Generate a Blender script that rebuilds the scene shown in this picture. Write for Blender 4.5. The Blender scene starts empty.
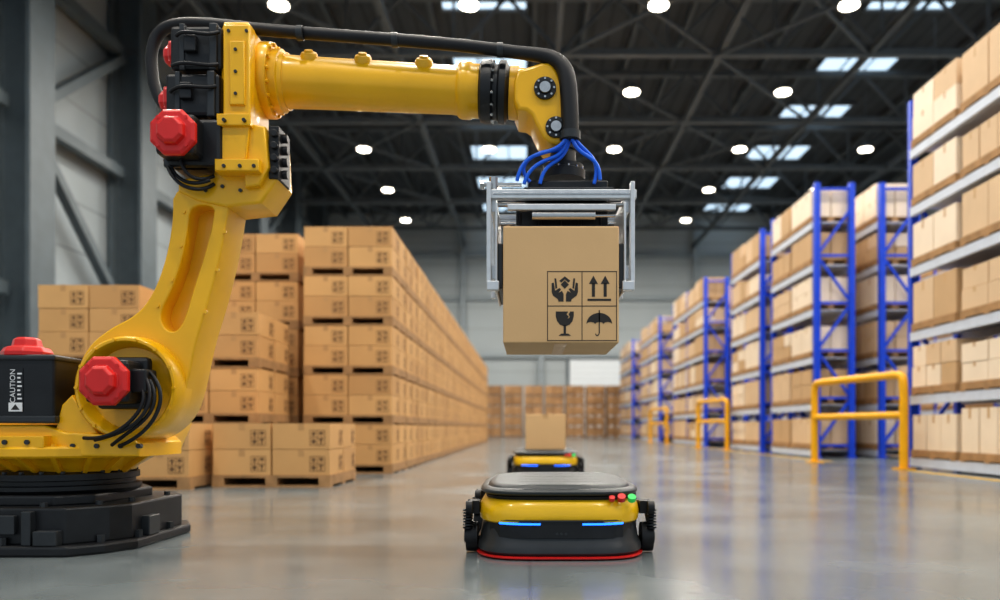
import bpy, bmesh, math, random
from mathutils import Vector, Matrix
random.seed(7)
scene = bpy.context.scene
COL = scene.collection
F = 800.0; VX = 528.0; HY = 428.0; CH = 0.6

# ------------------------------------------------------------------ materials
def mat(name, color, rough=0.5, metal=0.0, var=0.06, scale=8.0, bump=0.0, bscale=60.0, coat=0.0, emit=None, es=0.0, rvar=0.0, spec=None):
    m = bpy.data.materials.new(name); m.use_nodes = True
    nt = m.node_tree; N = nt.nodes; L = nt.links
    b = N['Principled BSDF']
    tc = N.new('ShaderNodeTexCoord')
    no = N.new('ShaderNodeTexNoise'); no.inputs['Scale'].default_value = scale; no.inputs['Detail'].default_value = 5
    L.new(tc.outputs['Object'], no.inputs['Vector'])
    mr = N.new('ShaderNodeMapRange'); mr.inputs[1].default_value = 0.3; mr.inputs[2].default_value = 0.7
    mr.inputs[3].default_value = 1 - var; mr.inputs[4].default_value = 1 + var
    L.new(no.outputs['Fac'], mr.inputs[0])
    mx = N.new('ShaderNodeVectorMath'); mx.operation = 'SCALE'
    mx.inputs[0].default_value = color[:3]
    L.new(mr.outputs[0], mx.inputs['Scale'])
    L.new(mx.outputs[0], b.inputs['Base Color'])
    b.inputs['Roughness'].default_value = rough
    b.inputs['Metallic'].default_value = metal
    if coat: b.inputs['Coat Weight'].default_value = coat; b.inputs['Coat Roughness'].default_value = 0.12
    if spec is not None: b.inputs['Specular IOR Level'].default_value = spec
    if rvar:
        r2 = N.new('ShaderNodeMapRange'); r2.inputs[1].default_value = 0.3; r2.inputs[2].default_value = 0.7
        r2.inputs[3].default_value = rough - rvar; r2.inputs[4].default_value = rough + rvar
        L.new(no.outputs['Fac'], r2.inputs[0]); L.new(r2.outputs[0], b.inputs['Roughness'])
    if bump:
        n2 = N.new('ShaderNodeTexNoise'); n2.inputs['Scale'].default_value = bscale
        L.new(tc.outputs['Object'], n2.inputs['Vector'])
        bp = N.new('ShaderNodeBump'); bp.inputs['Strength'].default_value = bump; bp.inputs['Distance'].default_value = 0.01
        L.new(n2.outputs['Fac'], bp.inputs['Height']); L.new(bp.outputs[0], b.inputs['Normal'])
    if emit:
        b.inputs['Emission Color'].default_value = (*emit, 1); b.inputs['Emission Strength'].default_value = es
    return m

def groove(m, axis, period, width, dark):
    """darken thin lines repeated along an axis (panel joints)"""
    nt = m.node_tree; N = nt.nodes; L = nt.links; b = N['Principled BSDF']
    src = b.inputs['Base Color'].links[0].from_socket
    g = N.new('ShaderNodeNewGeometry'); s = N.new('ShaderNodeSeparateXYZ'); L.new(g.outputs['Position'], s.inputs[0])
    a = N.new('ShaderNodeMath'); a.operation = 'DIVIDE'; a.inputs[1].default_value = period; L.new(s.outputs[axis], a.inputs[0])
    f = N.new('ShaderNodeMath'); f.operation = 'FRACT'; L.new(a.outputs[0], f.inputs[0])
    c = N.new('ShaderNodeMath'); c.operation = 'LESS_THAN'; c.inputs[1].default_value = width / period; L.new(f.outputs[0], c.inputs[0])
    r = N.new('ShaderNodeMapRange'); r.inputs[3].default_value = 1; r.inputs[4].default_value = dark; L.new(c.outputs[0], r.inputs[0])
    v = N.new('ShaderNodeVectorMath'); v.operation = 'SCALE'; L.new(src, v.inputs[0]); L.new(r.outputs[0], v.inputs['Scale'])
    L.new(v.outputs[0], b.inputs['Base Color'])

M_yel = mat('robot_yellow_paint', (0.87, 0.47, 0.005), 0.34, var=0.05, scale=4, coat=0.3, bump=0.03, bscale=150)
M_yel2 = mat('agv_yellow_paint', (0.88, 0.53, 0.008), 0.3, var=0.04, scale=6, coat=0.4)
M_blk = mat('black_casting', (0.011, 0.012, 0.014), 0.42, var=0.25, scale=12, bump=0.08, bscale=200)
M_dk = mat('dark_grey_plastic', (0.030, 0.034, 0.038), 0.4, var=0.15, scale=10, bump=0.05, bscale=200)
M_lid = mat('agv_lid_rubber', (0.035, 0.042, 0.046), 0.4, var=0.1, scale=6, bump=0.05, bscale=220)
M_rub = mat('black_rubber', (0.010, 0.010, 0.012), 0.5, var=0.2)
M_red = mat('red_plastic', (0.66, 0.018, 0.015), 0.35, var=0.06, coat=0.2)
M_blue = mat('blue_cable', (0.01, 0.14, 0.75), 0.35, var=0.05)
M_alu = mat('aluminium', (0.66, 0.67, 0.68), 0.36, metal=0.6, var=0.06, scale=30)
M_steel = mat('bright_steel', (0.5, 0.5, 0.5), 0.25, metal=1.0, var=0.08, scale=30)
M_card = mat('cardboard_main', (0.68, 0.44, 0.22), 0.72, var=0.035, scale=3, bump=0.04, bscale=90)
M_tape = mat('packing_tape', (0.55, 0.34, 0.16), 0.35, var=0.05)
M_ink = mat('printed_ink', (0.03, 0.025, 0.022), 0.6, var=0.05)
M_c = [mat('stack_cardboard_a', (0.60, 0.35, 0.145), 0.75, var=0.05, scale=2),
       mat('stack_cardboard_b', (0.55, 0.315, 0.13), 0.75, var=0.05, scale=2),
       mat('stack_cardboard_c', (0.64, 0.38, 0.16), 0.75, var=0.05, scale=2)]
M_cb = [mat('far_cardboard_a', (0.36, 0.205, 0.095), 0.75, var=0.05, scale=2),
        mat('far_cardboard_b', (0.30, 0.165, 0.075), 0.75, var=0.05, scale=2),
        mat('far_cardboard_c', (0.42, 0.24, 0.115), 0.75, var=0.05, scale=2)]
M_cin = mat('stack_print', (0.17, 0.09, 0.04), 0.7)
M_ct = mat('stack_tape', (0.50, 0.29, 0.12), 0.5)
M_pal = mat('pallet_wood', (0.38, 0.22, 0.10), 0.8, var=0.2, scale=6)
M_r = [mat('rack_cardboard_a', (0.68, 0.49, 0.31), 0.7, var=0.05, scale=2),
       mat('rack_cardboard_b', (0.84, 0.70, 0.54), 0.5, var=0.05, scale=2),
       mat('rack_cardboard_c', (0.56, 0.37, 0.20), 0.7, var=0.05, scale=2)]
M_rb = mat('rack_blue_paint', (0.008, 0.065, 0.62), 0.4, var=0.08)
M_beam = mat('rack_beam_grey', (0.60, 0.65, 0.74), 0.45, var=0.05)
M_guard = mat('guardrail_yellow', (0.86, 0.44, 0.008), 0.35, var=0.05)
M_col = mat('painted_steel_grey', (0.105, 0.135, 0.155), 0.5, var=0.1, scale=2)
M_tr = mat('truss_steel', (0.105, 0.122, 0.135), 0.5, var=0.12, scale=2)
M_roof = mat('roof_deck', (0.062, 0.072, 0.082), 0.7, var=0.15, scale=0.6); groove(M_roof, 'X', 0.6, 0.12, 0.6)
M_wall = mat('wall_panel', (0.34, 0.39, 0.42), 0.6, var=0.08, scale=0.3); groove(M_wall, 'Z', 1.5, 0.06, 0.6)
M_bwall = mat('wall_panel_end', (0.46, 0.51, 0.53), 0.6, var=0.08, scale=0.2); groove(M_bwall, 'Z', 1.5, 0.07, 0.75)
M_door = mat('roller_door_white', (0.74, 0.78, 0.80), 0.5, var=0.03, emit=(0.9, 0.95, 1), es=0.12); groove(M_door, 'Z', 0.4, 0.05, 0.8)  # faint glow put into the door material to brighten it; no lamp there
M_sky = mat('skylight_glazing', (0.7, 0.8, 0.9), 0.3, var=0.2, scale=0.8, emit=(0.62, 0.82, 1.0), es=1.0)
M_lamp = mat('lamp_diffuser', (1, 1, 1), 0.4, emit=(1, 0.9, 0.74), es=12)
M_line = mat('floor_paint_yellow', (0.75, 0.45, 0.03), 0.4, var=0.2, scale=20)
M_led = mat('blue_led', (0.03, 0.15, 0.9), 0.3, emit=(0.015, 0.15, 1.0), es=3.2)
M_grn = mat('green_button', (0.03, 0.6, 0.12), 0.3, emit=(0.03, 0.6, 0.1), es=0.15)
M_wht = mat('label_white', (0.8, 0.8, 0.8), 0.5)

M_floor = mat('polished_concrete', (0.155, 0.178, 0.185), 0.19, var=0.2, scale=0.9, bump=0.05, bscale=2.5, rvar=0.05, spec=0.7)
nt = M_floor.node_tree
for ax in ('X', 'Y'): groove(M_floor, ax, 6.0, 0.015, 0.8)

# ------------------------------------------------------------------ helpers
def E(px, py, Y=4.15):  # px, py are image pixel coordinates, Y the depth plane
    """image pixels, back-projected from the camera -> metres in the plane y=Y"""
    return Vector(((px - VX) * Y / F, Y, CH + (HY - py) * Y / F))

def empty(name, loc=(0, 0, 0)):
    o = bpy.data.objects.new(name, None); o.location = loc; o.empty_display_size = 0.2
    COL.objects.link(o); return o

def fin(name, me, mats, parent=None, bevel=0.0, smooth=False, seg=2, angle=35):
    if not isinstance(mats, (list, tuple)): mats = [mats]
    for m in mats: me.materials.append(m)
    o = bpy.data.objects.new(name, me); COL.objects.link(o)
    if parent:
        o.parent = parent
        o.matrix_parent_inverse = Matrix.Translation(-Vector(parent.location))
    if bevel:
        md = o.modifiers.new('bevel', 'BEVEL'); md.width = bevel; md.segments = seg; md.limit_method = 'ANGLE'; md.angle_limit = math.radians(angle)
    if smooth:
        for p in me.polygons: p.use_smooth = True
        try:
            me.set_sharp_from_angle(angle=math.radians(38))
        except Exception: pass
    return o

class Acc:
    def __init__(s): s.v = []; s.f = []; s.m = []
    def box(s, x0, x1, y0, y1, z0, z1, mi=0):
        b = len(s.v)
        s.v += [(x0,y0,z0),(x1,y0,z0),(x1,y1,z0),(x0,y1,z0),(x0,y0,z1),(x1,y0,z1),(x1,y1,z1),(x0,y1,z1)]
        for q in ((0,3,2,1),(4,5,6,7),(0,1,5,4),(1,2,6,5),(2,3,7,6),(3,0,4,7)):
            s.f.append(tuple(b+i for i in q)); s.m.append(mi)
    def poly(s, pts, mi=0):
        b = len(s.v); s.v += [tuple(p) for p in pts]; s.f.append(tuple(range(b, b+len(pts)))); s.m.append(mi)
    def beam(s, p0, p1, w, h, mi=0):
        p0 = Vector(p0); p1 = Vector(p1); d = (p1-p0).normalized()
        up = Vector((0,0,1)) if abs(d.z) < 0.95 else Vector((0,1,0))
        a = d.cross(up).normalized(); c = a.cross(d).normalized()
        b = len(s.v)
        for p in (p0, p1):
            for i, j in ((-1,-1),(1,-1),(1,1),(-1,1)):
                s.v.append(tuple(p + a*i*w/2 + c*j*h/2))
        for q in ((0,3,2,1),(4,5,6,7),(0,1,5,4),(1,2,6,5),(2,3,7,6),(3,0,4,7)):
            s.f.append(tuple(b+i for i in q)); s.m.append(mi)
    def cyl(s, p0, p1, r, n=12, mi=0, r1=None):
        p0 = Vector(p0); p1 = Vector(p1); d = (p1-p0).normalized()
        up = Vector((0,0,1)) if abs(d.z) < 0.95 else Vector((0,1,0))
        a = d.cross(up).normalized(); c = a.cross(d).normalized(); b = len(s.v)
        r1 = r if r1 is None else r1
        for p, rr in ((p0, r), (p1, r1)):
            for k in range(n):
                t = 2*math.pi*k/n; s.v.append(tuple(p + a*math.cos(t)*rr + c*math.sin(t)*rr))
        for k in range(n):
            s.f.append((b+k, b+(k+1)%n, b+n+(k+1)%n, b+n+k)); s.m.append(mi)
        s.f.append(tuple(b+k for k in range(n))[::-1]); s.m.append(mi)
        s.f.append(tuple(b+n+k for k in range(n))); s.m.append(mi)
    def mesh(s, name):
        me = bpy.data.meshes.new(name); me.from_pydata(s.v, [], s.f)
        me.polygons.foreach_set('material_index', s.m); me.update(); 
        bm = bmesh.new(); bm.from_mesh(me); bmesh.ops.recalc_face_normals(bm, faces=bm.faces); bm.to_mesh(me); bm.free()
        return me

def box(name, x0, x1, y0, y1, z0, z1, m, parent=None, bevel=0.006, seg=2):
    a = Acc(); a.box(min(x0,x1), max(x0,x1), min(y0,y1), max(y0,y1), min(z0,z1), max(z0,z1))
    return fin(name, a.mesh(name), m, parent, bevel, seg=seg)

def lathe(name, p0, axis, prof, m, parent=None, n=40, bevel=0.0, smooth=True, rot=0.0):
    """prof: list of (t along axis in m, radius)"""
    p0 = Vector(p0); d = Vector(axis).normalized()
    up = Vector((0,0,1)) if abs(d.z) < 0.95 else Vector((0,1,0))
    a = d.cross(up).normalized(); c = a.cross(d).normalized()
    v = []; f = []
    for t, r in prof:
        for k in range(n):
            th = 2*math.pi*k/n + rot
            v.append(tuple(p0 + d*t + a*math.cos(th)*r + c*math.sin(th)*r))
    for i in range(len(prof)-1):
        for k in range(n):
            f.append((i*n+k, i*n+(k+1)%n, (i+1)*n+(k+1)%n, (i+1)*n+k))
    f.append(tuple(range(n))[::-1]); f.append(tuple((len(prof)-1)*n + k for k in range(n)))
    me = bpy.data.meshes.new(name); me.from_pydata(v, [], f); me.update()
    bm = bmesh.new(); bm.from_mesh(me); bmesh.ops.recalc_face_normals(bm, faces=bm.faces); bm.to_mesh(me); bm.free()
    return fin(name, me, m, parent, bevel, smooth)

def plate(name, loops, y0, y1, m, parent=None, bevel=0.008):
    """extruded XZ outline with optional holes"""
    cu = bpy.data.curves.new(name, 'CURVE'); cu.dimensions = '2D'; cu.fill_mode = 'BOTH'
    for lp in loops:
        sp = cu.splines.new('POLY'); sp.points.add(len(lp)-1)
        for i, p in enumerate(lp): sp.points[i].co = (p[0], p[1], 0, 1)
        sp.use_cyclic_u = True
    cu.extrude = abs(y1-y0)/2 - bevel; cu.bevel_depth = bevel; cu.bevel_resolution = 2; cu.offset = -bevel
    o = bpy.data.objects.new(name+'_tmp', cu); COL.objects.link(o)
    dg = bpy.context.evaluated_depsgraph_get()
    me = bpy.data.meshes.new_from_object(o.evaluated_get(dg))
    bpy.data.objects.remove(o)
    yc = (y0+y1)/2
    for v in me.vertices:
        x, y, z = v.co; v.co = (x, yc - z, y)
    me.materials.clear(); me.update()
    ob = fin(name, me, m, parent)
    for p in me.polygons: p.use_smooth = True
    try: me.set_sharp_from_angle(angle=math.radians(35))
    except Exception: pass
    return ob

def smooth_loop(pts, it=2):
    for _ in range(it):
        q = []
        n = len(pts)
        for i in range(n):
            a = pts[i]; b = pts[(i+1) % n]
            q.append((a[0]*.75+b[0]*.25, a[1]*.75+b[1]*.25)); q.append((a[0]*.25+b[0]*.75, a[1]*.25+b[1]*.75))
        pts = q
    return pts

def EP(lst, Y, it=0):
    r = [(E(a, b, Y).x, E(a, b, Y).z) for a, b in lst]
    return smooth_loop(r, it) if it else r

def tube(name, pts, r, m, parent=None, res=5, radii=None):
    cu = bpy.data.curves.new(name, 'CURVE'); cu.dimensions = '3D'
    sp = cu.splines.new('NURBS'); sp.points.add(len(pts)-1)
    for i, p in enumerate(pts):
        sp.points[i].co = (*p, 1); sp.points[i].radius = radii[i] if radii else 1
    sp.use_endpoint_u = True; sp.order_u = 4; sp.resolution_u = 8
    cu.bevel_depth = r; cu.bevel_resolution = res; cu.use_fill_caps = True
    o = bpy.data.objects.new(name, cu); COL.objects.link(o); cu.materials.append(m)
    if parent:
        o.parent = parent; o.matrix_parent_inverse = Matrix.Translation(-Vector(parent.location))
    return o

def bolts(name, c, axis, R, n, r, h, m, parent, rot=0.0):
    a = Acc(); c = Vector(c); d = Vector(axis).normalized()
    up = Vector((0,0,1)) if abs(d.z) < 0.95 else Vector((0,1,0))
    u = d.cross(up).normalized(); w = u.cross(d).normalized()
    for k in range(n):
        t = 2*math.pi*k/n + rot; p = c + u*math.cos(t)*R + w*math.sin(t)*R
        a.cyl(p - d*h*0.3, p + d*h, r, 6)
    return fin(name, a.mesh(name), m, parent)

# ------------------------------------------------------------------ room
LX, RX, BY, RZ, FY = -13.9, 22.0, 56.0, 15.6, -4.0
a = Acc(); a.box(LX-0.3, RX+0.3, FY, BY+0.3, -0.2, 0); fin('floor', a.mesh('floor'), M_floor)
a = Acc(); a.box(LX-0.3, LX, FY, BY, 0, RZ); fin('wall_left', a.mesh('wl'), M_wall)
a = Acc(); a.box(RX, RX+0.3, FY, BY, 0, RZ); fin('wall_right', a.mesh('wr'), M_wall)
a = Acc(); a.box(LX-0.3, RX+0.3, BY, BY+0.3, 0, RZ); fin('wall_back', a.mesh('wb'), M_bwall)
a = Acc(); a.box(LX-0.3, RX+0.3, FY, BY+0.3, RZ, RZ+0.2); fin('ceiling', a.mesh('ce'), M_roof)
# skylights
n = 0
for lx in (-1.55, 13.5):
    for k in range(-4, 6):
        y = 27.4 + 5.3*k
        n += 1; a = Acc()
        a.box(lx-1.5, lx+1.5, y-1.15, y+1.15, RZ-0.06, RZ-0.02, 0)
        for i in range(4):
            xx = lx-1.5+i*1.0; a.box(xx-0.03, xx+0.03, y-1.1, y+1.1, RZ-0.1, RZ-0.001, 1)
        for yy in (y-1.15, y+1.15): a.box(lx-1.56, lx+1.56, yy-0.05, yy+0.05, RZ-0.14, RZ-0.001, 1)
        fin('window_%d' % n, a.mesh('skylight'), [M_sky, M_tr])
# door on the back wall
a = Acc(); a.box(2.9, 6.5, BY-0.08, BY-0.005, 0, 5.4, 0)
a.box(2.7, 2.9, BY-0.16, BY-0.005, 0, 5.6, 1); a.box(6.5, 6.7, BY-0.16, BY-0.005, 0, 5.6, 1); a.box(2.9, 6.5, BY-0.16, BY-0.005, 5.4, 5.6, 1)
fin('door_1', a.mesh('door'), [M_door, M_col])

# roof trusses
a = Acc(); zb, zt = 13.2, 15.1
a.beam((LX+0.3, 0, zb), (RX, 0, zb), 0.26, 0.22); a.beam((LX+0.3, 0, zt), (RX, 0, zt), 0.26, 0.22)
xs = [LX+0.6 + i*1.8 for i in range(20)]
for i in range(len(xs)-1):
    if i % 2 == 0: a.beam((xs[i], 0, zb), (xs[i+1], 0, zt), 0.1, 0.1)
    else: a.beam((xs[i], 0, zt), (xs[i+1], 0, zb), 0.1, 0.1)
    if i % 2 == 0: a.beam((xs[i], 0, zb), (xs[i], 0, zt), 0.08, 0.08)
tm = a.mesh('truss'); tm.materials.append(M_tr)
TY = [3.3 + 5.9*k for k in range(9)]
for y in TY:
    o = bpy.data.objects.new('roof_truss', tm); o.location = (0, y, 0); COL.objects.link(o)
# purlins and cross bracing
a = Acc()
x = LX+1.2
while x < RX:
    if min(abs(x+1.55), abs(x-13.5)) > 1.62: a.beam((x, FY, zt+0.28), (x, BY, zt+0.28), 0.14, 0.28)
    x += 1.85
for lx in (-9.9, -4.4, 1.0, 6.45, 11.5, 17.4):
    a.beam((lx, FY, zb+0.05), (lx, BY, zb+0.05), 0.16, 0.24)
for i in range(len(TY)-1):
    for lx in (-9.9, 1.0, 6.2):
        a.beam((lx, TY[i], zb-0.02), (lx+5.25, TY[i+1], zb-0.02), 0.09, 0.09)
        if i % 2: a.beam((lx+5.25, TY[i], zb-0.14), (lx, TY[i+1], zb-0.14), 0.09, 0.09)
fin('roof_purlins', a.mesh('purlins'), M_tr)
# columns with wall bracing on the left
a = Acc(); w = 0.55
a.box(-w, -w+0.12, -w, w, 0, zt); a.box(w-0.12, w, -w, w, 0, zt); a.box(-w, w, -0.08, 0.08, 0, zt)
cm = a.mesh('column'); cm.materials.append(M_col)
for k in range(2, 9):
    o = bpy.data.objects.new('steel_column', cm); o.location = (LX+0.62, 3.3+5.9*k + 0.0, 0); COL.objects.link(o)
a = Acc()
for k in range(2, 8):
    y0 = 3.3+5.9*k; y1 = y0+5.9
    for z in (4.2, 9.0, 13.0): a.beam((LX+0.45, y0+0.5, z), (LX+0.45, y1-0.5, z), 0.3, 0.35)
    if k in (3, 6):
        a.beam((LX+0.5, y0+0.5, 9.2), (LX+0.5, y1-0.5, 12.8), 0.28, 0.28)
        a.beam((LX+0.5, y1-0.5, 4.4), (LX+0.5, y0+0.5, 8.8), 0.28, 0.28)
        a.beam((LX+0.5, y1-0.5, 0.1), (LX+0.5, y0+0.5, 4.0), 0.28, 0.28)
    if k == 2:
        a.beam((LX+0.5, y0+0.5, 9.2), (LX+0.5, y1-0.5, 12.8), 0.28, 0.28)
fin('wall_bracing', a.mesh('bracing'), M_col)
a = Acc()
for z in (5.5, 9.5, 12.5): a.box(LX+1.3, RX, BY-0.3, BY-0.02, z, z+0.3)
for i in range(7):
    x = LX+4 + i*5.4
    if not (2.4 < x < 7): a.box(x-0.2, x+0.2, BY-0.5, BY-0.31, 0, zt)
fin('trim_1', a.mesh('girts'), M_wall)

# high-bay lamps
lamps = empty('ceiling_lamps', (0, 0, 12.6)); a = Acc()
lx0 = [-7.1, -1.68, 3.72, 9.15, 14.6]
ly0 = [22.8 + 5.9*k for k in range(-4, 5)]
for x in lx0:
    for y in ly0:
        a.cyl((x, y, 12.62), (x, y, 12.68), 0.27, 16, 0)
        a.cyl((x, y, 12.66), (x, y, 12.95), 0.31, 16, 1, r1=0.12)
        a.cyl((x, y, 12.9), (x, y, zt+0.2), 0.02, 6, 1)
        ld = bpy.data.lights.new('lamp_light', 'AREA'); ld.shape = 'DISK'; ld.size = 0.5; ld.energy = 285; ld.color = (1, 0.94, 0.85)
        lo = bpy.data.objects.new('lamp_light', ld); lo.location = (x, y, 12.6); COL.objects.link(lo)
        lo.parent = lamps; lo.matrix_parent_inverse = Matrix.Translation((0, 0, -12.6))
fin('lamp_fixtures', a.mesh('lampfix'), [M_lamp, M_tr], lamps)

# ------------------------------------------------------------------ stacked boxes
MATS = M_c + [M_cin, M_ct, M_pal]
GLY = [[(.5,0),(1,.5),(.5,1),(0,.5)], [(.35,0),(.65,0),(.65,.5),(1,.5),(.5,1),(0,.5),(.35,.5)], [(.2,0),(.8,0),(.58,.2),(.58,.45),(.95,1),(.05,1),(.42,.45),(.42,.2)], [(.45,0),(.55,0),(.55,.5),(1,.5),(.8,.85),(.5,1),(.2,.85),(0,.5),(.45,.5)]]
def marks(a, x, y, z, s, ax, mi=3):
    """2 x 2 grid of shipping marks with a thin frame"""
    def q(pts):
        if ax == 'y': a.poly([(x+u, y, z+h) for u, h in pts], mi)
        else: a.poly([(x, y+u, z+h) for u, h in pts], mi)
    p = s*1.35
    for i in (0, 1):
        for j in (0, 1):
            q([(i*p+u*s, j*p+h*s) for u, h in GLY[i*2+j]])
    t = 0.005; m = s*.175
    for k in (-m, p-m, 2*p-m):
        q([(-m, k-t/2), (2*p-m, k-t/2), (2*p-m, k+t/2), (-m, k+t/2)])
        q([(k-t/2, -m), (k+t/2, -m), (k+t/2, 2*p-m), (k-t/2, 2*p-m)])
UW, UD, UH = 1.17, 1.2, 0.65
def pallet(a, x0, y0, z, w, d, mi):
    h = 0.12
    for i in range(3):
        xx = x0 + i*(w-0.12)/2; a.box(xx, xx+0.12, y0, y0+d, z+0.02, z+0.095, mi)
    a.box(x0, x0+w, y0, y0+d, z+0.095, z+h, mi)
    for i in range(3):
        yy = y0 + i*(d-0.12)/2; a.box(x0, x0+w, yy, yy+0.12, z, z+0.02, mi)
def unit(a, x0, y0, z, layers=2, pal=True, w=UW, d=UD):
    zz = z
    if pal: pallet(a, x0, y0, z, w, d, 5); zz = z+0.121
    bh = (UH-0.121)/2
    for l in range(layers):
        for i in range(2):
            for j in range(2):
                g = 0.004 + random.random()*0.007; bw = w/2; bd = d/2
                X0, X1 = x0+i*bw+g, x0+(i+1)*bw-g; Y0, Y1 = y0+j*bd+g, y0+(j+1)*bd-g
                z0 = zz+l*bh+0.001; z1 = zz+(l+1)*bh-0.004
                a.box(X0, X1, Y0, Y1, z0, z1, random.choice((0, 0, 1, 2)))
                cx = (X0+X1)/2
                a.box(cx-0.03, cx+0.03, Y0-0.002, Y1+0.002, z0+bh*0.72, z1+0.002, 4)
                if j == 0: marks(a, X1-0.19, Y0-0.003, z0+0.05, 0.055, 'y')
                if i == 1: marks(a, X1+0.003, Y1-0.19, z0+0.05, 0.055, 'x')
    return
def stack(name, x0, y0, nx, ny, nz, extra=0, w=UW, d=UD, gap=0.05, mats=None):
    a = Acc()
    for i in range(nx):
        for j in range(ny):
            for k in range(nz): unit(a, x0+i*(w+gap), y0+j*(d+gap), k*UH, w=w, d=d)
            if extra: unit(a, x0+i*(w+gap), y0+j*(d+gap), nz*UH, layers=extra, pal=False, w=w, d=d)
    return fin(name, a.mesh(name), mats or MATS)
ST = 'stacked_cardboard_boxes'
stack(ST, -2.95, 10.5, 1, 20, 5)
stack(ST, -4.30, 10.9, 1, 19, 5)
stack(ST, -8.1, 14.0, 3, 8, 3)
stack(ST, -3.20, 8.1, 1, 1, 1, w=1.2)
stack(ST, -4.45, 7.75, 1, 1, 1)
stack(ST, -4.30, 9.3, 1, 1, 3)
stack(ST, -5.52, 9.0, 1, 2, 3, extra=1, w=1.15)
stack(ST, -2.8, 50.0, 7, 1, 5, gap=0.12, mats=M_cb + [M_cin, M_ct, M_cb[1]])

# ------------------------------------------------------------------ racks
def rack(x0, y0, bays, bayl=2.8, depth=0.8, top=5.5, levels=(0.16, 1.08, 2.02, 2.98, 3.88, 4.74), light=False):
    root = empty('pallet_rack', (x0, y0, 0)); a = Acc(); L = Acc()
    x1 = x0+depth; u = 0.11
    for b in range(bays+1):
        y = y0 + b*bayl
        for x in (x0, x1-u):
            a.box(x, x+u, y-u/2, y+u/2, 0, top, 0); a.box(x-0.03, x+u+0.03, y-0.09, y+0.09, 0, 0.02, 0)
        z = 0.25; s = 0
        while z < top-0.5:
            z2 = min(z+0.95, top-0.1)
            a.beam((x0+u/2, y, z), (x1-u/2, y, z), 0.05, 0.05, 0)
            if s % 2 == 0: a.beam((x0+u/2, y, z), (x1-u/2, y, z2), 0.05, 0.05, 0)
            else: a.beam((x1-u/2, y, z), (x0+u/2, y, z2), 0.05, 0.05, 0)
            z = z2; s += 1
        a.beam((x0+u/2, y, top-0.12), (x1-u/2, y, top-0.12), 0.05, 0.05, 0)
    for b in range(bays):
        ya, yb = y0+b*bayl+u/2, y0+(b+1)*bayl-u/2
        for li, z in enumerate(levels):
            for x in (x0-0.02, x1-0.05): a.box(x, x+0.07, ya, yb, z-0.13, z, 1)
            a.box(x0+0.05, x1-0.05, ya, yb, z-0.02, z, 1)
            hmax = (levels[li+1]-z-0.17) if li+1 < len(levels) else 0.85
            np_ = 2; pl = (yb-ya)/np_
            for p in range(np_):
                py0 = ya+p*pl+0.06; pd = pl-0.12
                pallet(L, x0-0.03, py0, z, depth+0.02, pd, 3)
                nb = random.choice((2, 2, 3)); bw = pd/nb
                rows = random.choice((1, 1, 2)); H = hmax*random.uniform(0.78, 0.97)-0.12
                c = random.choice((0, 1, 1)) if light else random.choice((0, 0, 1, 2))
                for q in range(nb):
                    for r in range(rows):
                        for e in range(2):
                            hh = H/rows; g = 0.006+random.random()*0.012
                            xs0 = x0-0.02+e*(depth/2)
                            L.box(xs0+g, xs0+depth/2-g, py0+q*bw+g, py0+(q+1)*bw-g, z+0.121+r*hh, z+0.121+(r+1)*hh-0.008, c if random.random() < .8 else random.choice((0, 1, 2)))
                            L.box(xs0+g-0.002, xs0+depth/2-g+0.002, py0+(q+.5)*bw-0.025, py0+(q+.5)*bw+0.025, z+0.121+(r+.75)*hh, z+0.121+(r+1)*hh-0.006, 4)
    fin('rack_frame', a.mesh('rack_frame'), [M_rb, M_beam], root)
    fin('rack_cartons', L.mesh('rack_cartons'), M_r + [M_pal, M_tape], root)
rack(5.72, 3.6, 3, light=True)
rack(7.02, 3.6, 3, light=True)
for (y, b) in ((16.0, 1), (19.7, 1), (26.0, 2), (35.0, 2), (44.0, 2)):
    rack(5.72, y, b); rack(7.02, y, b)
rack(11.0, 16.0, 4); rack(11.0, 32.0, 4)

# guard rails
def guard(p, q, h=1.38, r=0.062):
    root = empty('safety_guardrail', (p[0], p[1], 0))
    p = Vector((p[0], p[1], 0)); q = Vector((q[0], q[1], 0)); d = (q-p).normalized(); R = 0.16
    pts = [p, p+Vector((0,0,h*.4)), p+Vector((0,0,h-R*1.6)), p+Vector((0,0,h-R*.4))+d*0.01, p+Vector((0,0,h))+d*R*.5, p+Vector((0,0,h))+d*R*1.6,
           q+Vector((0,0,h))-d*R*1.6, q+Vector((0,0,h))-d*R*.5, q+Vector((0,0,h-R*.4))-d*0.01, q+Vector((0,0,h-R*1.6)), q+Vector((0,0,h*.4)), q]
    tube('hoop', pts, r, M_guard, root)
    a = Acc(); a.cyl(p+Vector((0,0,h*.57)), q+Vector((0,0,h*.57)), r*.9, 16)
    for c in (p, q): a.box(c.x-0.12, c.x+0.12, c.y-0.12, c.y+0.12, 0, 0.02)
    fin('mid_rail', a.mesh('mid_rail'), M_guard, root, smooth=True)
guard((5.45, 11.6), (4.98, 13.9)); guard((5.45, 21.9), (5.15, 24.2)); guard((5.45, 31.4), (5.2, 34.0))
a = Acc(); a.box(5.30, 5.42, -2, 11.2, 0.0005, 0.003); a.box(5.30, 5.42, 14.2, 49, 0.0005, 0.003)
fin('floor_marking', a.mesh('line'), M_line)

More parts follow.
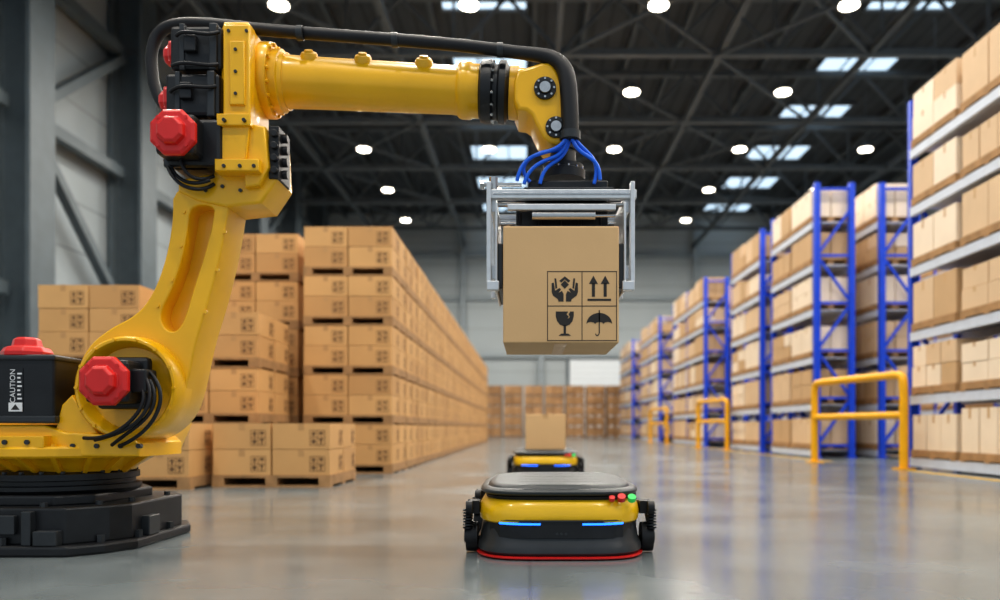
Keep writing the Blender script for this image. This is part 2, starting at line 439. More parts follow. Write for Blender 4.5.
# ------------------------------------------------------------------ main carton with shipping symbols
def carton(name, x0, x1, y0, y1, z0, z1, symbols=True):
    root = empty(name, ((x0+x1)/2, (y0+y1)/2, z0))
    box('carton_body', x0, x1, y0, y1, z0, z1, M_card, root, 0.006)
    cx = (x0+x1)/2; a = Acc()
    if symbols: a.box(cx-0.03, cx+0.03, y0+0.01, y1-0.01, z0-0.0012, z0+0.001, 0)
    else: a.box(cx-0.03, cx+0.03, y0-0.0008, y1+0.0008, z1-0.05, z1+0.0012, 0)
    fin('tape', a.mesh('tape'), M_tape, root)
    if not symbols: return root
    s = 0.332/2; gx0, gz0 = x1-0.012-2*s, z0+0.012; Y = y0-0.0012; t = 0.0035
    A = Acc()
    def _q(xa, za, xb, zb, w):
        dx, dz = xb-xa, zb-za; l = math.hypot(dx, dz); nx, nz = -dz/l*w/2, dx/l*w/2
        return [(xa+nx, Y, za+nz), (xa-nx, Y, za-nz), (xb-nx, Y, zb-nz), (xb+nx, Y, zb+nz)]
    def bar(xa, za, xb, zb, w=t): A.poly(_q(xa, za, xb, zb, w))
    for k in range(3):
        bar(gx0-t/2, gz0+k*s, gx0+2*s+t/2, gz0+k*s); bar(gx0+k*s, gz0, gx0+k*s, gz0+2*s)
    def P(ox, oz, pts): A.poly([(ox+p[0]*s, Y-0.0002, oz+p[1]*s) for p in pts])
    # arrows (top right)
    ox, oz = gx0+s, gz0+s
    P(ox, oz, [(.16,.15),(.84,.15),(.84,.21),(.16,.21)])
    for c in (.33, .67):
        P(ox, oz, [(c-.045,.27),(c+.045,.27),(c+.045,.66),(c-.045,.66)]); P(ox, oz, [(c-.13,.64),(c+.13,.64),(c,.88)])
    # umbrella (bottom right)
    ox, oz = gx0+s, gz0
    dome = [(.5+.37*math.cos(t_), .48+.32*math.sin(t_)) for t_ in [math.pi*i/16 for i in range(17)]]
    sc = []
    for i in range(3):
        c = .5-.37+.37*2*(i+.5)/3
        for t_ in (math.pi, math.pi*.75, math.pi*.5, math.pi*.25): sc.append((c+.12*math.cos(t_), .48+.06*math.sin(t_)))
    P(ox, oz, dome + sc)
    P(ox, oz, [(.485,.2),(.515,.2),(.515,.88),(.485,.88)])
    for i in range(8):
        t0 = math.pi+math.pi*i/8; t1 = math.pi+math.pi*(i+1)/8
        P(ox, oz, [(.44+.06*math.cos(t0), .2+.07*math.sin(t0)), (.44+.06*math.cos(t1), .2+.07*math.sin(t1)), (.44+.033*math.cos(t1), .2+.04*math.sin(t1)), (.44+.033*math.cos(t0), .2+.04*math.sin(t0))])
    # glass (bottom left)
    ox, oz = gx0, gz0
    bowl = [(.24,.84),(.24,.7),(.28,.56),(.36,.46),(.46,.42),(.54,.42),(.64,.46),(.72,.56),(.76,.7),(.76,.84),(.66,.84),(.61,.76),(.65,.68),(.58,.62),(.61,.70),(.55,.76),(.60,.84)]
    P(ox, oz, bowl); P(ox, oz, [(.465,.2),(.535,.2),(.535,.44),(.465,.44)]); P(ox, oz, [(.32,.14),(.68,.14),(.6,.2),(.4,.2)])
    # hands holding a carton (top left)
    ox, oz = gx0, gz0+s
    P(ox, oz, [(.5,.5),(.62,.62),(.5,.74),(.38,.62)]); P(ox, oz, [(.5,.77),(.60,.68),(.66,.73),(.5,.86),(.34,.73),(.40,.68)])
    for sx in (1, -1):
        h = [(.12,.66),(.18,.68),(.22,.44),(.34,.52),(.39,.49),(.32,.38),(.42,.44),(.465,.34),(.465,.13),(.32,.13),(.30,.2),(.16,.30),(.12,.4)]
        h = [(p[0] if sx == 1 else 1-p[0], p[1]) for p in h]; P(ox, oz, h)
        P(ox, oz, [(.5+sx*.27,.50),(.5+sx*.22,.52),(.5+sx*.25,.80),(.5+sx*.30,.80)])
    me = bpy.data.meshes.new('symbols'); me.from_pydata(A.v, [], A.f); me.update()
    fin('printed_symbols', me, M_ink, root)
    return root
BX0, BX1, BYF, BYB, BZ0, BZ1 = -0.12, 0.438, 3.85, 4.47, 1.009, 1.572
carton('cardboard_box', BX0, BX1, BYF, BYB, BZ0, BZ1)

# ------------------------------------------------------------------ AGV
def agv(cx, cy):
    root = empty('warehouse_robot', (cx, cy, 0))
    HX, HYL = 0.395, 0.60; NN = 4.2
    def ring(hx, hy, n=NN, seg=80):
        r = []
        for k in range(seg):
            t = 2*math.pi*k/seg; c, s = math.cos(t), math.sin(t)
            r.append((math.copysign(abs(c)**(2/n), c)*hx, math.copysign(abs(s)**(2/n), s)*hy))
        return r
    def loft(name, rs, m, n=NN):
        v = []; f = []; seg = 80
        for z, ins in rs:
            for x, y in ring(HX+ins, HYL+ins, n): v.append((cx+x, cy+y, z))
        for i in range(len(rs)-1):
            for k in range(seg): f.append((i*seg+k, i*seg+(k+1)%seg, (i+1)*seg+(k+1)%seg, (i+1)*seg+k))
        f.append(tuple(range(seg))[::-1]); f.append(tuple((len(rs)-1)*seg+k for k in range(seg)))
        me = bpy.data.meshes.new(name); me.from_pydata(v, [], f); me.update()
        return fin(name, me, m, root, smooth=True)
    loft('skirt', [(0.018,-.05),(0.018,.0),(0.032,.012),(0.06,.008),(0.075,-.004),(0.12,-.012),(0.15,-.016),(0.165,-.02)], M_dk)
    loft('red_bumper_strip', [(0.005,-.03),(0.005,.010),(0.008,.016),(0.014,.016),(0.017,.010),(0.019,-.03)], M_red)
    loft('yellow_shell', [(0.16,-.03),(0.162,-.012),(0.17,-.004),(0.2,0),(0.235,-.006),(0.262,-.022),(0.278,-.05),(0.283,-.1)], M_yel2)
    loft('lid_gasket', [(0.27,-.08),(0.27,-.035),(0.284,-.03),(0.29,-.04),(0.292,-.06)], M_rub)
    loft('lid', [(0.288,-.06),(0.29,-.022),(0.298,-.01),(0.308,-.008),(0.316,-.014),(0.322,-.03),(0.322,-.045),(0.330,-.052),(0.337,-.06),(0.340,-.085)], M_lid)
    a = Acc()
    for q in range(6): a.box(cx-.2, cx+.2, cy-.35+q*.14, cy-.33+q*.14, .339, .3405)
    fin('lid_grip_ribs', a.mesh('ribs'), M_dk, root)
    def fy(x, ins): return cy - (HYL+ins)*(1-abs(x/(HX+ins))**NN)**(1/NN)
    # dark front panel set in the shell
    def strip(name, xa, xb, z0, z1, out, m, ins=-.02, th=0.02):
        a = Acc(); K = 14
        for k in range(K):
            u, v = xa+(xb-xa)*k/K, xa+(xb-xa)*(k+1)/K
            yu, yv = fy(u, ins)-out, fy(v, ins)-out
            b = len(a.v)
            a.v += [(cx+u,yu,z0),(cx+v,yv,z0),(cx+v,yv+th,z0),(cx+u,yu+th,z0),(cx+u,yu,z1),(cx+v,yv,z1),(cx+v,yv+th,z1),(cx+u,yu+th,z1)]
            for q in ((0,3,2,1),(4,5,6,7),(0,1,5,4),(1,2,6,5),(2,3,7,6),(3,0,4,7)): a.f.append(tuple(b+i for i in q)); a.m.append(0)
        return fin(name, a.mesh(name), m, root)
    strip('front_panel', -.33, .33, 0.10, 0.176, 0.018, M_blk, ins=-.02)
    strip('led_strip_1', -.285, -.095, 0.160, 0.168, 0.024, M_led)
    strip('led_strip_2', .095, .285, 0.160, 0.168, 0.024, M_led)
    strip('front_panel_lip', -.32, .32, 0.176, 0.182, 0.024, M_dk)
    a = Acc()
    for q in range(3): a.cyl((cx-.02+q*.02, fy(0, -.02)-.016, .12), (cx-.02+q*.02, fy(0, -.02)-.022, .12), .006, 10)
    fin('sensor_dots', a.mesh('sensors'), M_dk, root)
    a = Acc()
    a.cyl((cx+.275, cy-.515, .278), (cx+.275, cy-.53, .296), 0.019, 16, 0); a.cyl((cx+.325, cy-.49, .274), (cx+.325, cy-.505, .292), 0.019, 16, 1)
    a.cyl((cx+.23, cy-.53, .278), (cx+.23, cy-.54, .292), 0.014, 16, 0)
    for v in range(len(a.v)): a.v[v] = (a.v[v][0], a.v[v][1]-.045, a.v[v][2]-.006)
    fin('buttons', a.mesh('buttons'), [M_red, M_grn], root)
    a = Acc()
    for s in (-1, 1):
        for yy in (-.33, .33):
            x = cx+s*.415; y = cy+yy
            a.cyl((x-s*.02, y, .075), (x+s*.035, y, .075), .072, 24); a.cyl((x+s*.03, y, .075), (x+s*.045, y, .075), .035, 12, 1)
            a.box(min(x-s*.03, x+s*.02), max(x-s*.03, x+s*.02), y-.05, y+.05, .19, .25)
            a.beam((x+s*.02, y-.09, .235), (x+s*.03, y+.02, .10), .025, .04); a.beam((x+s*.02, y+.09, .235), (x+s*.03, y-.02, .10), .025, .04)
            for q in range(7): a.cyl((x+s*.025, y-.055, .12+q*.014), (x+s*.025, y-.055, .127+q*.014), .024, 12, 1 if q % 2 else 0)
            a.cyl((x+s*.0, y-.10, .225), (x+s*.03, y-.10, .225), .03, 14)
    fin('wheels_and_suspension', a.mesh('wheels'), [M_rub, M_dk], root, smooth=True)
    return root
agv(0.152, 4.22)
agv(0.21, 9.9)
carton('cardboard_box', -0.03, 0.45, 9.6, 10.1, 0.341, 0.765, symbols=False)

# ------------------------------------------------------------------ robot arm
R = empty('industrial_robot_arm', (-2.44, 4.25, 0))
CX = -2.47; BS = -0.14
# base
def planprism(name, pts, z0, z1, m, bevel=0.012):
    a = Acc(); n = len(pts)
    a.v = [(x+BS, y, z0) for x, y in pts] + [(x+BS, y, z1) for x, y in pts]
    for k in range(n): a.f.append((k, (k+1)%n, n+(k+1)%n, n+k)); a.m.append(0)
    a.f.append(tuple(range(n))[::-1]); a.m.append(0); a.f.append(tuple(range(n, 2*n))); a.m.append(0)
    return fin(name, a.mesh(name), m, R, bevel)
planprism('base_foot', [(-3.0,3.70),(-2.00,3.70),(-1.88,3.82),(-1.80,3.98),(-1.80,4.6),(-1.9,4.8),(-3.0,4.8)], 0, 0.05, M_blk)
planprism('base_plinth', [(-2.95,3.76),(-2.04,3.76),(-1.90,3.90),(-1.84,4.0),(-1.84,4.58),(-1.96,4.75),(-2.95,4.75)], 0.045, 0.225, M_blk)
planprism('base_block', [(-2.85,3.84),(-2.14,3.84),(-2.0,3.96),(-1.97,4.5),(-2.1,4.68),(-2.85,4.68)], 0.22, 0.275, M_blk)
a = Acc()
for x in (-3.0, -2.80, -2.62, -2.36): a.box(x, x+0.045, 3.72, 3.83, 0.05, 0.21)
a.box(-2.56, -2.40, 3.735, 3.8, 0.10, 0.19)
a.box(-2.30, -2.19, 3.71, 3.9, 0.05, 0.12); a.box(-2.02, -1.94, 4.1, 4.22, 0.05, 0.15)
fin('base_ribs', a.mesh('ribs'), M_dk, R, 0.005)
a = Acc()
for x, y in ((-2.95,3.74),(-2.7,3.74),(-2.46,3.74),(-2.24,3.74),(-2.06,3.86),(-1.97,4.05),(-1.97,4.4)): a.cyl((x, y, .045), (x, y, .085), .02, 6)
for x, y in ((-2.9,3.80),(-2.6,3.80),(-2.3,3.80),(-2.10,3.92),(-2.03,4.1),(-2.03,4.5)): a.cyl((x, y, .22), (x, y, .245), .017, 8)
fin('base_bolts', a.mesh('base_bolts'), M_dk, R)
lathe('turntable_ring', (CX, 4.25, 0.27), (0,0,1), [(0,.36),(0.02,.38),(.04,.38),(.045,.35),(.065,.35),(.07,.37),(.10,.37),(.11,.33),(.12,.30)], M_blk, R, 48)
bolts('turntable_bolts', (CX, 4.25, 0.37), (0,0,1), 0.35, 24, 0.012, 0.015, M_dk, R)
CS = CX+.06
lathe('swivel_base', (CS, 4.25, 0.38), (0,0,1), [(0,.30),(.02,.31),(.05,.36),(.07,.40),(.075,.455),(.085,.465),(.12,.465),(.13,.455),(.135,.40),(.16,.39)], M_yel, R, 48)
bolts('swivel_bolts', (CS, 4.25, 0.505), (0,0,1), 0.435, 20, 0.012, 0.016, M_yel, R)
a = Acc()
for k in range(9):
    t = math.pi*(1.05+k*0.11); c, s_ = math.cos(t), math.sin(t)
    a.beam((CS+.30*c, 4.25+.30*s_, .38), (CS+.45*c, 4.25+.45*s_, .47), .02, .03)
fin('swivel_ribs', a.mesh('sribs'), M_yel, R)
# shoulder frame
plate('shoulder_frame', [EP([(-40,452),(-40,400),(10,398),(60,402),(66,380),(80,350),(100,336),(130,340),(150,360),(160,395),(160,425),(148,452)], 4.1)], 4.22, 4.5, M_yel, R, 0.02)
plate('shoulder_saddle', [EP([(-45,456),(-45,425),(55,425),(75,432),(140,436),(148,443),(148,456)], 3.95)], 3.86, 4.34, M_yel, R, 0.012)
plate('saddle_step', [EP([(-45,448),(-45,436),(50,436),(50,448)], 3.85)], 3.80, 3.9, M_yel, R, 0.006)
plate('saddle_gusset', [EP([(56,436),(64,405),(74,395),(84,410),(100,434)], 3.9)], 3.88, 4.0, M_yel, R, 0.008)
a = Acc()
for px, py in ((12,442),(34,442),(72,446),(96,446),(120,446),(138,446)):
    p = E(px, py, 3.85); a.cyl((p.x, 3.88 if px > 60 else 3.82, p.z), (p.x, 3.85 if px > 60 else 3.79, p.z), .012, 10)
fin('saddle_bolts', a.mesh('sb'), M_dk, R)
# J1 motor cover
p0 = E(-12, 422, 3.85); p1 = E(54, 354, 3.85)
box('drive_cover', p0.x, p1.x, 3.85, 4.08, p0.z, p1.z, M_blk, R, 0.02, 3)
box('drive_cover_cap', p0.x-.01, p1.x+.01, 3.84, 4.09, p1.z-.03, p1.z-.005, M_dk, R, 0.008)
box('drive_cover_foot', p0.x-.01, p1.x+.01, 3.84, 4.09, p0.z-.005, p0.z+.03, M_dk, R, 0.008)
cx_ = E(26, 350, 3.95).x
lathe('red_cap_top', (cx_, 3.96, p1.z-.005), (0,0,1), [(0,.115),(.022,.115),(.045,.10),(.05,.07),(.085,.062),(.095,.045)], M_red, R, 8, rot=math.pi/8, smooth=False, bevel=0.005)
lb = E(14, 390, 3.84)
box('warning_label', lb.x-.032, lb.x+.038, 3.847, 3.85, lb.z-.105, lb.z+.105, M_blk, R, 0)
a = Acc(); a.box(lb.x-.03, lb.x+.036, 3.8455, 3.847, lb.z-.103, lb.z-.06)
for k in range(7): a.box(lb.x+.012, lb.x+.034-(k%3)*.004, 3.8455, 3.847, lb.z-.045+k*.02, lb.z-.037+k*.02)
fin('label_print', a.mesh('lp'), M_wht, R)
a = Acc(); a.poly([(lb.x-.018,3.8445,lb.z-.095),(lb.x+.024,3.8445,lb.z-.095),(lb.x+.003,3.8445,lb.z-.068)]); fin('label_triangle', a.mesh('tri'), M_ink, R)
tx = bpy.data.curves.new('label_text', 'FONT'); tx.body = 'CAUTION'; tx.size = 0.036; tx.extrude = 0.0005; tx.align_x = 'CENTER'
to = bpy.data.objects.new('label_text', tx); COL.objects.link(to); tx.materials.append(M_wht)
to.rotation_euler = (math.pi/2, -math.pi/2, 0); to.location = (lb.x+.002, 3.845, lb.z+.02)
to.parent = R; to.matrix_parent_inverse = Matrix.Translation(-Vector(R.location))
# shoulder joint
sh = E(129, 388, 3.9)
lathe('shoulder_hub', (sh.x, 3.86, sh.z), (0,1,0), [(.07,.12),(.07,.20),(.01,.218),(0,.228),(0,.24),(.012,.25),(.10,.256),(.16,.256)], M_yel, R, 56)
bolts('shoulder_bolts', (sh.x, 3.862, sh.z), (0,-1,0), 0.235, 14, 0.009, 0.01, M_yel, R)
lathe('shoulder_recess', (sh.x, 3.935, sh.z), (0,-1,0), [(0,.18),(.004,.18)], M_dk, R, 40)
# J2 motor
mc = E(122, 383, 3.85)
box('shoulder_motor_flange', mc.x-.12, mc.x+.13, 3.84, 3.90, mc.z-.125, mc.z+.125, M_blk, R, 0.02)
box('shoulder_motor', mc.x-.10, mc.x+.10, 3.70, 3.86, mc.z-.10, mc.z+.10, M_blk, R, 0.02)
box('shoulder_motor_plug', mc.x+.08, mc.x+.17, 3.74, 3.85, mc.z-.05, mc.z+.06, M_blk, R, 0.01)
def redcap(name, c, ax, r, L_=0.07):
    lathe(name, c, ax, [(0,r),(L_*.35,r),(L_*.5,r*.86),(L_*.5,r*.62),(L_*.85,r*.58),(L_,r*.46),(L_,r*.2)], M_red, R, 8, bevel=0.004, smooth=False, rot=math.pi/8)
    bolts(name+'_bolts', Vector(c)+Vector(ax)*L_*.42, ax, r*.80, 4, r*.08, .008, M_red, R, rot=math.pi/4)
redcap('red_cap_shoulder', (mc.x, 3.705, mc.z), (0,-1,0), 0.122, 0.075)
# lower arm link
outer = [(177,188),(177,225),(170,262),(158,295),(142,316),(114,330),(92,348),(80,378),(84,410),(104,434),(134,444),(160,436),(182,416),(192,384),(200,342),(214,298),(226,250),(233,205),(235,188)]
inner = [(194,208),(192,232),(186,262),(176,292),(164,314),(168,330),(180,334),(189,320),(198,288),(209,255),(217,222),(218,208)]
plate('lower_arm_rim', [EP(outer, 4.0, 2), EP(inner, 4.0, 2)], 3.95, 4.20, M_yel, R, 0.009)
plate('lower_arm_web', [EP(inner, 4.0, 2)], 4.06, 4.15, M_yel, R, 0.002)
web = bpy.data.objects['lower_arm_web']
c0 = E(192, 270, 4.0)
for v in web.data.vertices:
    v.co.x = c0.x + (v.co.x-c0.x)*1.12; v.co.z = c0.z + (v.co.z-c0.z)*1.05
a = Acc()
for px, py in ((184,212),(181,246),(172,280),(158,306),(206,312),(218,270),(225,232),(227,205)):
    p = E(px, py, 3.95); a.cyl((p.x, 3.955, p.z), (p.x, 3.942, p.z), .009, 8)
fin('lower_arm_bolts', a.mesh('lab'), M_yel, R)
# elbow casting
plate('elbow_casting', [EP([(222,19),(246,19),(251,28),(251,122),(262,128),(274,136),(276,178),(260,202),(224,206),(196,200),(176,190),(176,178),(212,172),(214,130),(219,118),(219,28)], 3.92)], 3.94, 4.20, M_yel, R, 0.014)
plate('elbow_front_pad', [EP([(223,24),(250,24),(250,118),(246,160),(222,164),(216,150),(223,118)], 3.88)], 3.88, 3.96, M_yel, R, 0.01)
plate('elbow_front_step', [EP([(229,40),(244,40),(244,104),(229,104)], 3.86)], 3.865, 3.9, M_yel, R, 0.006)
plate('elbow_ledge', [EP([(216,160),(260,160),(260,172),(216,172)], 3.87)], 3.85, 3.98, M_yel, R, 0.006)
plate('elbow_ledge_upper', [EP([(217,114),(251,114),(251,126),(217,126)], 3.87)], 3.86, 3.98, M_yel, R, 0.006)
plate('elbow_side_block', [EP([(248,126),(268,130),(272,170),(262,188),(248,190)], 3.95)], 3.90, 4.3, M_yel, R, 0.01)
a = Acc()
for px, py in ((228,30),(246,30),(236,50),(236,72),(236,94)):
    p = E(px, py, 3.87); a.cyl((p.x, 3.89, p.z), (p.x, 3.858 if py > 40 else 3.872, p.z), .008, 8)
for px, py in ((224,166),(240,166),(254,166),(224,120),(244,120)):
    p = E(px, py, 3.85); a.cyl((p.x, 3.87, p.z), (p.x, 3.842, p.z), .009, 8)
for px, py in ((222,186),(240,190),(256,180),(205,190)):
    p = E(px, py, 3.93); a.cyl((p.x, 3.95, p.z), (p.x, 3.93, p.z), .009, 8)
fin('elbow_bolts', a.mesh('eb'), M_dk, R)
a = Acc()
p = E(279, 157, 4.0)
a.box(p.x-.03, p.x+.02, 3.93, 4.12, p.z-.13, p.z+.13)
for k in range(4): a.cyl((p.x+.018, 4.0, p.z-.09+k*.06), (p.x+.045, 4.0, p.z-.09+k*.06), .022, 12)
for k in range(4): a.cyl((p.x, 3.94, p.z-.09+k*.06), (p.x, 3.91, p.z-.09+k*.06), .018, 12)
fin('elbow_connector_box', a.mesh('ecb'), M_blk, R, 0.004)
# elbow motors
for nm, py, pl, Yc, hh in (('wrist_motor_upper', 50, 172, 4.05, .108), ('wrist_motor_lower', 99, 170, 4.02, .105)):
    q0 = E(pl, py, 3.95); q1 = E(224, py, 3.95)
    box(nm, q0.x, q1.x, Yc-hh-.02, Yc+hh, q0.z-hh, q0.z+hh, M_blk, R, 0.018)
    box(nm+'_flange', q1.x-.06, q1.x-.02, Yc-hh-.035, Yc+hh+.02, q0.z-hh-.008, q0.z+hh+.008, M_dk, R, 0.008)
    box(nm+'_band', q0.x+.05, q0.x+.075, Yc-hh-.028, Yc+hh+.01, q0.z-hh-.006, q0.z+hh+.006, M_dk, R, 0.004)
    box(nm+'_plug', q0.x+.08, q0.x+.14, Yc-hh-.05, Yc-hh, q0.z-.03, q0.z+.05, M_blk, R, 0.006)
    redcap('red_cap_'+nm, (q0.x+.005, Yc-.01, q0.z+.01), (-1,0,0), .085, 0.075)
ecx, ecz = -1.662, 1.985
box('elbow_motor', ecx-.095, ecx+.095, 3.76, 3.96, ecz-.095, ecz+.095, M_blk, R, 0.02)
box('elbow_motor_body', ecx-.08, ecx+.18, 3.86, 4.1, ecz-.12, ecz+.11, M_blk, R, 0.02)
box('elbow_motor_flange', ecx-.11, ecx+.11, 3.88, 3.93, ecz-.12, ecz+.11, M_dk, R, 0.012)
redcap('red_cap_elbow', (ecx, 3.765, ecz), (0,-1,0), 0.115, 0.07)
# forearm
A0 = E(258, 80.5); A1 = E(486, 92); ax = (A1-A0).normalized(); S = 4.15/F
def L(name, pr, m, n=48): return lathe(name, A0, ax, [(t*S, r*S) for t, r in pr], m, R, n)
L('forearm_root_flange', [(-4,34),(8,36),(16,36),(18,35),(18,30),(26,30),(27,28),(31,27)], M_yel)
L('forearm_tube', [(10,26),(28,26.5),(34,25),(60,24.5),(195,23),(200,23.5),(202,26),(205,27),(213,27),(215,25.5),(222,25.5),(224,24)], M_yel)
bolts('forearm_root_bolts', A0+ax*18*S, ax, 32.8*S, 16, .009, .012, M_yel, R)
L('wrist_ring_black', [(220,22),(224,29),(228,30),(234,30),(236,26),(240,26),(242,30),(248,30),(250,26),(254,22)], M_blk)
bolts('wrist_ring_bolts', A0+ax*234*S, ax, 28*S, 16, .008, .014, M_steel, R)
L('wrist_ring_yellow', [(250,20),(252,25),(260,25.5),(262,23),(268,22)], M_yel)
# raised bosses on forearm
for t in (54, 107, 167):
    c = A0 + ax*t*S; up = Vector((0,0,1)); up = (up - ax*up.dot(ax)).normalized()
    r0 = 24*S
    d = (up*0.82 + Vector((0,-1,0))*0.57).normalized()
    lathe('forearm_boss', c+d*(r0-.03), d, [(0,9*S),(.04,8.5*S),(.052,7*S),(.054,4.5*S),(.064,4*S)], M_yel, R, 24)
# wrist fork
plate('wrist_fork', [EP([(514,74),(528,70),(546,64),(556,70),(563,88),(568,108),(574,122),(572,140),(560,148),(545,144),(536,128),(530,114),(514,112)], 4.02, 1)], 3.98, 4.30, M_yel, R, 0.018)
lathe('wrist_neck', E(508, 93), (1,0,0), [(0,.115),(.08,.12),(.14,.10)], M_yel, R, 32)
for nm, px, py, r in (('wrist_axis_upper', 545, 88, .055), ('wrist_axis_lower', 556, 127, .052)):
    c = E(px, py, 3.97)
    lathe(nm, (c.x, 3.985, c.z), (0,-1,0), [(0,r),(.02,r),(.022,r*.8),(.022,r*.6),(.03,r*.55),(.03,r*.2)], M_blk, R, 28)
    lathe(nm+'_disc', (c.x, 3.96, c.z), (0,-1,0), [(0,r*.56),(.008,r*.5)], M_steel, R, 24)
    bolts(nm+'_bolts', (c.x, 3.965, c.z), (0,-1,0), r*.82, 8, .006, .006, M_steel, R)
# tool flange
fc = E(563, 150)
lathe('tool_flange', (fc.x, 4.15, E(0,181).z), (0,0,1), [(0,.115),(.045,.115),(.05,.105),(.075,.105),(.08,.07),(.15,.065),(.155,.075),(.20,.075),(.21,.05)], M_blk, R, 40)
bolts('tool_flange_bolts', (fc.x, 4.15, E(0,181).z+.048), (0,0,1), .108, 14, .006, .008, M_steel, R)
# gripper
gz = BZ1
bx = lambda n, x0, x1, y0, y1, z0, z1, m, b=0.004: box('gripper_'+n, x0, x1, y0, y1, z0, z1, m, R, b)
zt1 = 1.79
bx('mount_plate', 0.0, .40, 4.0, 4.32, zt1-.005, zt1+.05, M_blk, .008)
bx('top_plate', -.02, .42, 3.93, 4.40, zt1-.035, zt1-.006, M_dk)
for k, y in enumerate((3.90, 4.36)):
    bx('cross_rail_%d' % k, -.20, .53, y, y+.045, zt1-.07, zt1-.025, M_alu)
    bx('lower_rail_%d' % k, -.10, .43, y+.005, y+.035, zt1-.125, zt1-.095, M_alu)
    bx('slide_rail_%d' % k, -.17, .50, y-.004, y+.0, zt1-.052, zt1-.043, M_steel, .001)
bx('drive_body', -.06, .40, 4.0, 4.30, gz+.035, zt1-.03, M_blk, .01)
bx('pad_plate', -.09, .41, 3.95, 4.38, gz+.004, gz+.03, M_dk)
a = Acc()
for k in range(5):
    x = -.04+k*.1
    for y in (4.0, 4.3): a.cyl((x, y, gz+.001), (x, y, gz+.02), .022, 12); a.cyl((x, y, gz+.02), (x, y, gz+.1), .008, 8)
fin('gripper_suction_pads', a.mesh('suction'), M_rub, R)
a = Acc(); a.cyl((-.15, 3.96, zt1-.085), (.47, 3.96, zt1-.085), .012, 14); a.cyl((-.15, 4.34, zt1-.085), (.47, 4.34, zt1-.085), .012, 14)
a.cyl((.02, 3.93, gz+.07), (.33, 3.93, gz+.07), .022, 18); a.cyl((.33, 3.93, gz+.07), (.43, 3.93, gz+.07), .008, 10)
fin('gripper_guide_rods', a.mesh('rods'), M_steel, R, smooth=True)
for nm, s, xi in (('left', -1, BX0), ('right', 1, BX1)):
    xo = xi+s*.06
    for k, y in enumerate((3.885, 4.37)):
        bx('%s_leg_%d' % (nm, k), min(xo, xo+s*.022), max(xo, xo+s*.022), y, y+.045, 1.31, zt1+.01, M_alu)
    bx(nm+'_cheek', min(xi+s*.03, xo), max(xi+s*.03, xo), 3.93, 4.37, 1.33, 1.40, M_alu)
    bx(nm+'_cheek_upper', min(xi+s*.035, xo), max(xi+s*.035, xo), 3.93, 4.37, 1.66, 1.75, M_alu)
    bx(nm+'_pad', min(xi+s*.001, xi+s*.03), max(xi+s*.001, xi+s*.03), 3.90, 4.42, 1.28, 1.50, M_dk, .006)
    bx(nm+'_pad_back', min(xi+s*.028, xi+s*.04), max(xi+s*.028, xi+s*.04), 3.89, 4.42, 1.27, 1.70, M_alu)
    bx(nm+'_foot', min(xi+s*.02, xo+s*.02), max(xi+s*.02, xo+s*.02), 3.88, 3.93, 1.27, 1.315, M_alu)
a = Acc(); a.cyl((-.235, 3.93, zt1+.005), (-.03, 3.93, zt1+.005), .01, 12); a.cyl((-.235, 3.93, zt1+.005), (-.215, 3.93, zt1+.005), .024, 8)
a.cyl((-.17, 3.93, zt1-.02), (-.17, 3.93, zt1+.04), .022, 12)
fin('gripper_clamp_screw', a.mesh('screw'), M_steel, R)
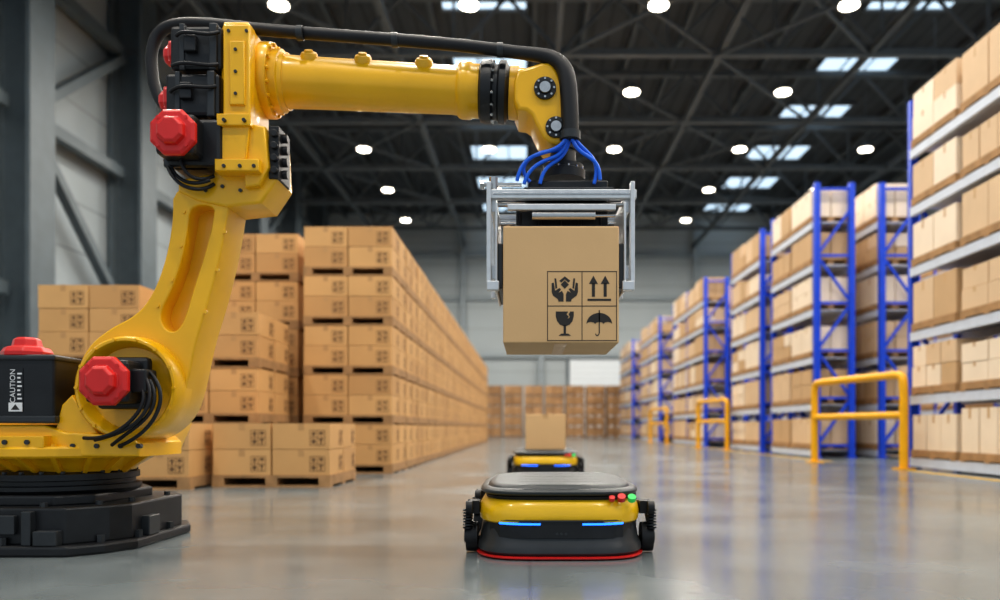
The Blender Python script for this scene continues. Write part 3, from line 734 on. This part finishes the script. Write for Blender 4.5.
# hoses & cables
hp = [(180,120,4.2),(158,104,4.2),(150,72,4.2),(152,38,4.2),(170,22,4.18),(215,24,4.12),(260,30,4.05),(330,35,4.0),(400,40,4.0),(470,46,4.0),(520,53,4.0),(552,56,4.0),(567,68,3.97),(569,95,3.97),(570,118,3.97),(570,141,3.97)]
tube('main_hose', [E(x, y, q) for x, y, q in hp], .034, M_rub, R, radii=[.9]*11+[1.1,1.25,1.3,1.3,1.25])
a = Acc()
for px, py in ((300,33),(395,40),(500,50)):
    c = E(px, py, 4.0); a.cyl((c.x-.015, c.y, c.z), (c.x+.015, c.y, c.z), .036, 16)
c = E(570,138,3.97); a.cyl((c.x, c.y, c.z-.01), (c.x, c.y, c.z+.03), .052, 18)
fin('hose_clamps', a.mesh('hc'), M_dk, R, smooth=True)
cab = [[(566,138),(560,150),(535,152),(520,164),(517,181)], [(568,138),(563,156),(545,158),(528,170),(524,184)], [(570,138),(566,156),(552,162),(542,172),(540,184)],
       [(572,138),(576,150),(590,156),(600,166),(600,180)], [(574,138),(582,148),(594,156),(598,170),(594,184)], [(571,138),(566,150),(548,150),(530,156),(519,170),(530,182)]]
for i, c in enumerate(cab): tube('blue_cable_%d' % (i+1), [E(x, y, 3.95+.012*(i % 3)) for x, y in c], .0095, M_blue, R, 3)
bc = [[(112,445,3.84),(128,432,3.76),(150,420,3.74),(158,396,3.74),(150,380,3.76)], [(95,440,3.84),(120,434,3.74),(146,420,3.72),(154,392,3.73),(144,374,3.76)],
      [(120,446,3.84),(138,438,3.76),(160,418,3.76),(164,388,3.76),(150,372,3.78)], [(84,438,3.85),(104,440,3.76),(134,424,3.72),(148,398,3.73),(140,384,3.76)],
      [(165,160,3.9),(172,180,3.86),(188,190,3.86),(206,190,3.9),(214,184,3.93)], [(170,165,3.9),(178,184,3.87),(194,186,3.87),(210,180,3.9)], [(180,150,3.85),(180,176,3.84),(196,184,3.86),(214,176,3.92)],
      [(176,36,3.90),(184,26,3.87),(202,38,3.86),(219,32,3.90)], [(170,92,3.88),(182,80,3.85),(198,90,3.84),(216,86,3.88)],
      [(172,66,3.90),(186,58,3.86),(204,68,3.86),(218,64,3.90)]]
for i, c in enumerate(bc): tube('black_cable_%d' % (i+1), [E(x, y, Y) for x, y, Y in c], .009, M_rub, R, 3)

# ------------------------------------------------------------------ world, camera
w = bpy.data.worlds.new('sky'); scene.world = w; w.use_nodes = True
nt = w.node_tree; bg = nt.nodes['Background']; bg.inputs[0].default_value = (0.76, 0.88, 1.0, 1); bg.inputs[1].default_value = 0.62
cd = bpy.data.cameras.new('camera'); cam = bpy.data.objects.new('camera', cd); COL.objects.link(cam); scene.camera = cam
cam.location = (0, 0, CH); cam.rotation_euler = (math.pi/2, 0, 0)
cd.sensor_width = 36; cd.lens = 36*F/1000; cd.shift_x = -(VX-500)/1000; cd.shift_y = (HY-300)/1000
cd.clip_end = 200; cd.dof.use_dof = True; cd.dof.focus_distance = 3.95; cd.dof.aperture_fstop = 1.0
scene.view_settings.view_transform = 'Standard'
try: scene.view_settings.look = 'Medium High Contrast'
except Exception as e: print(e)
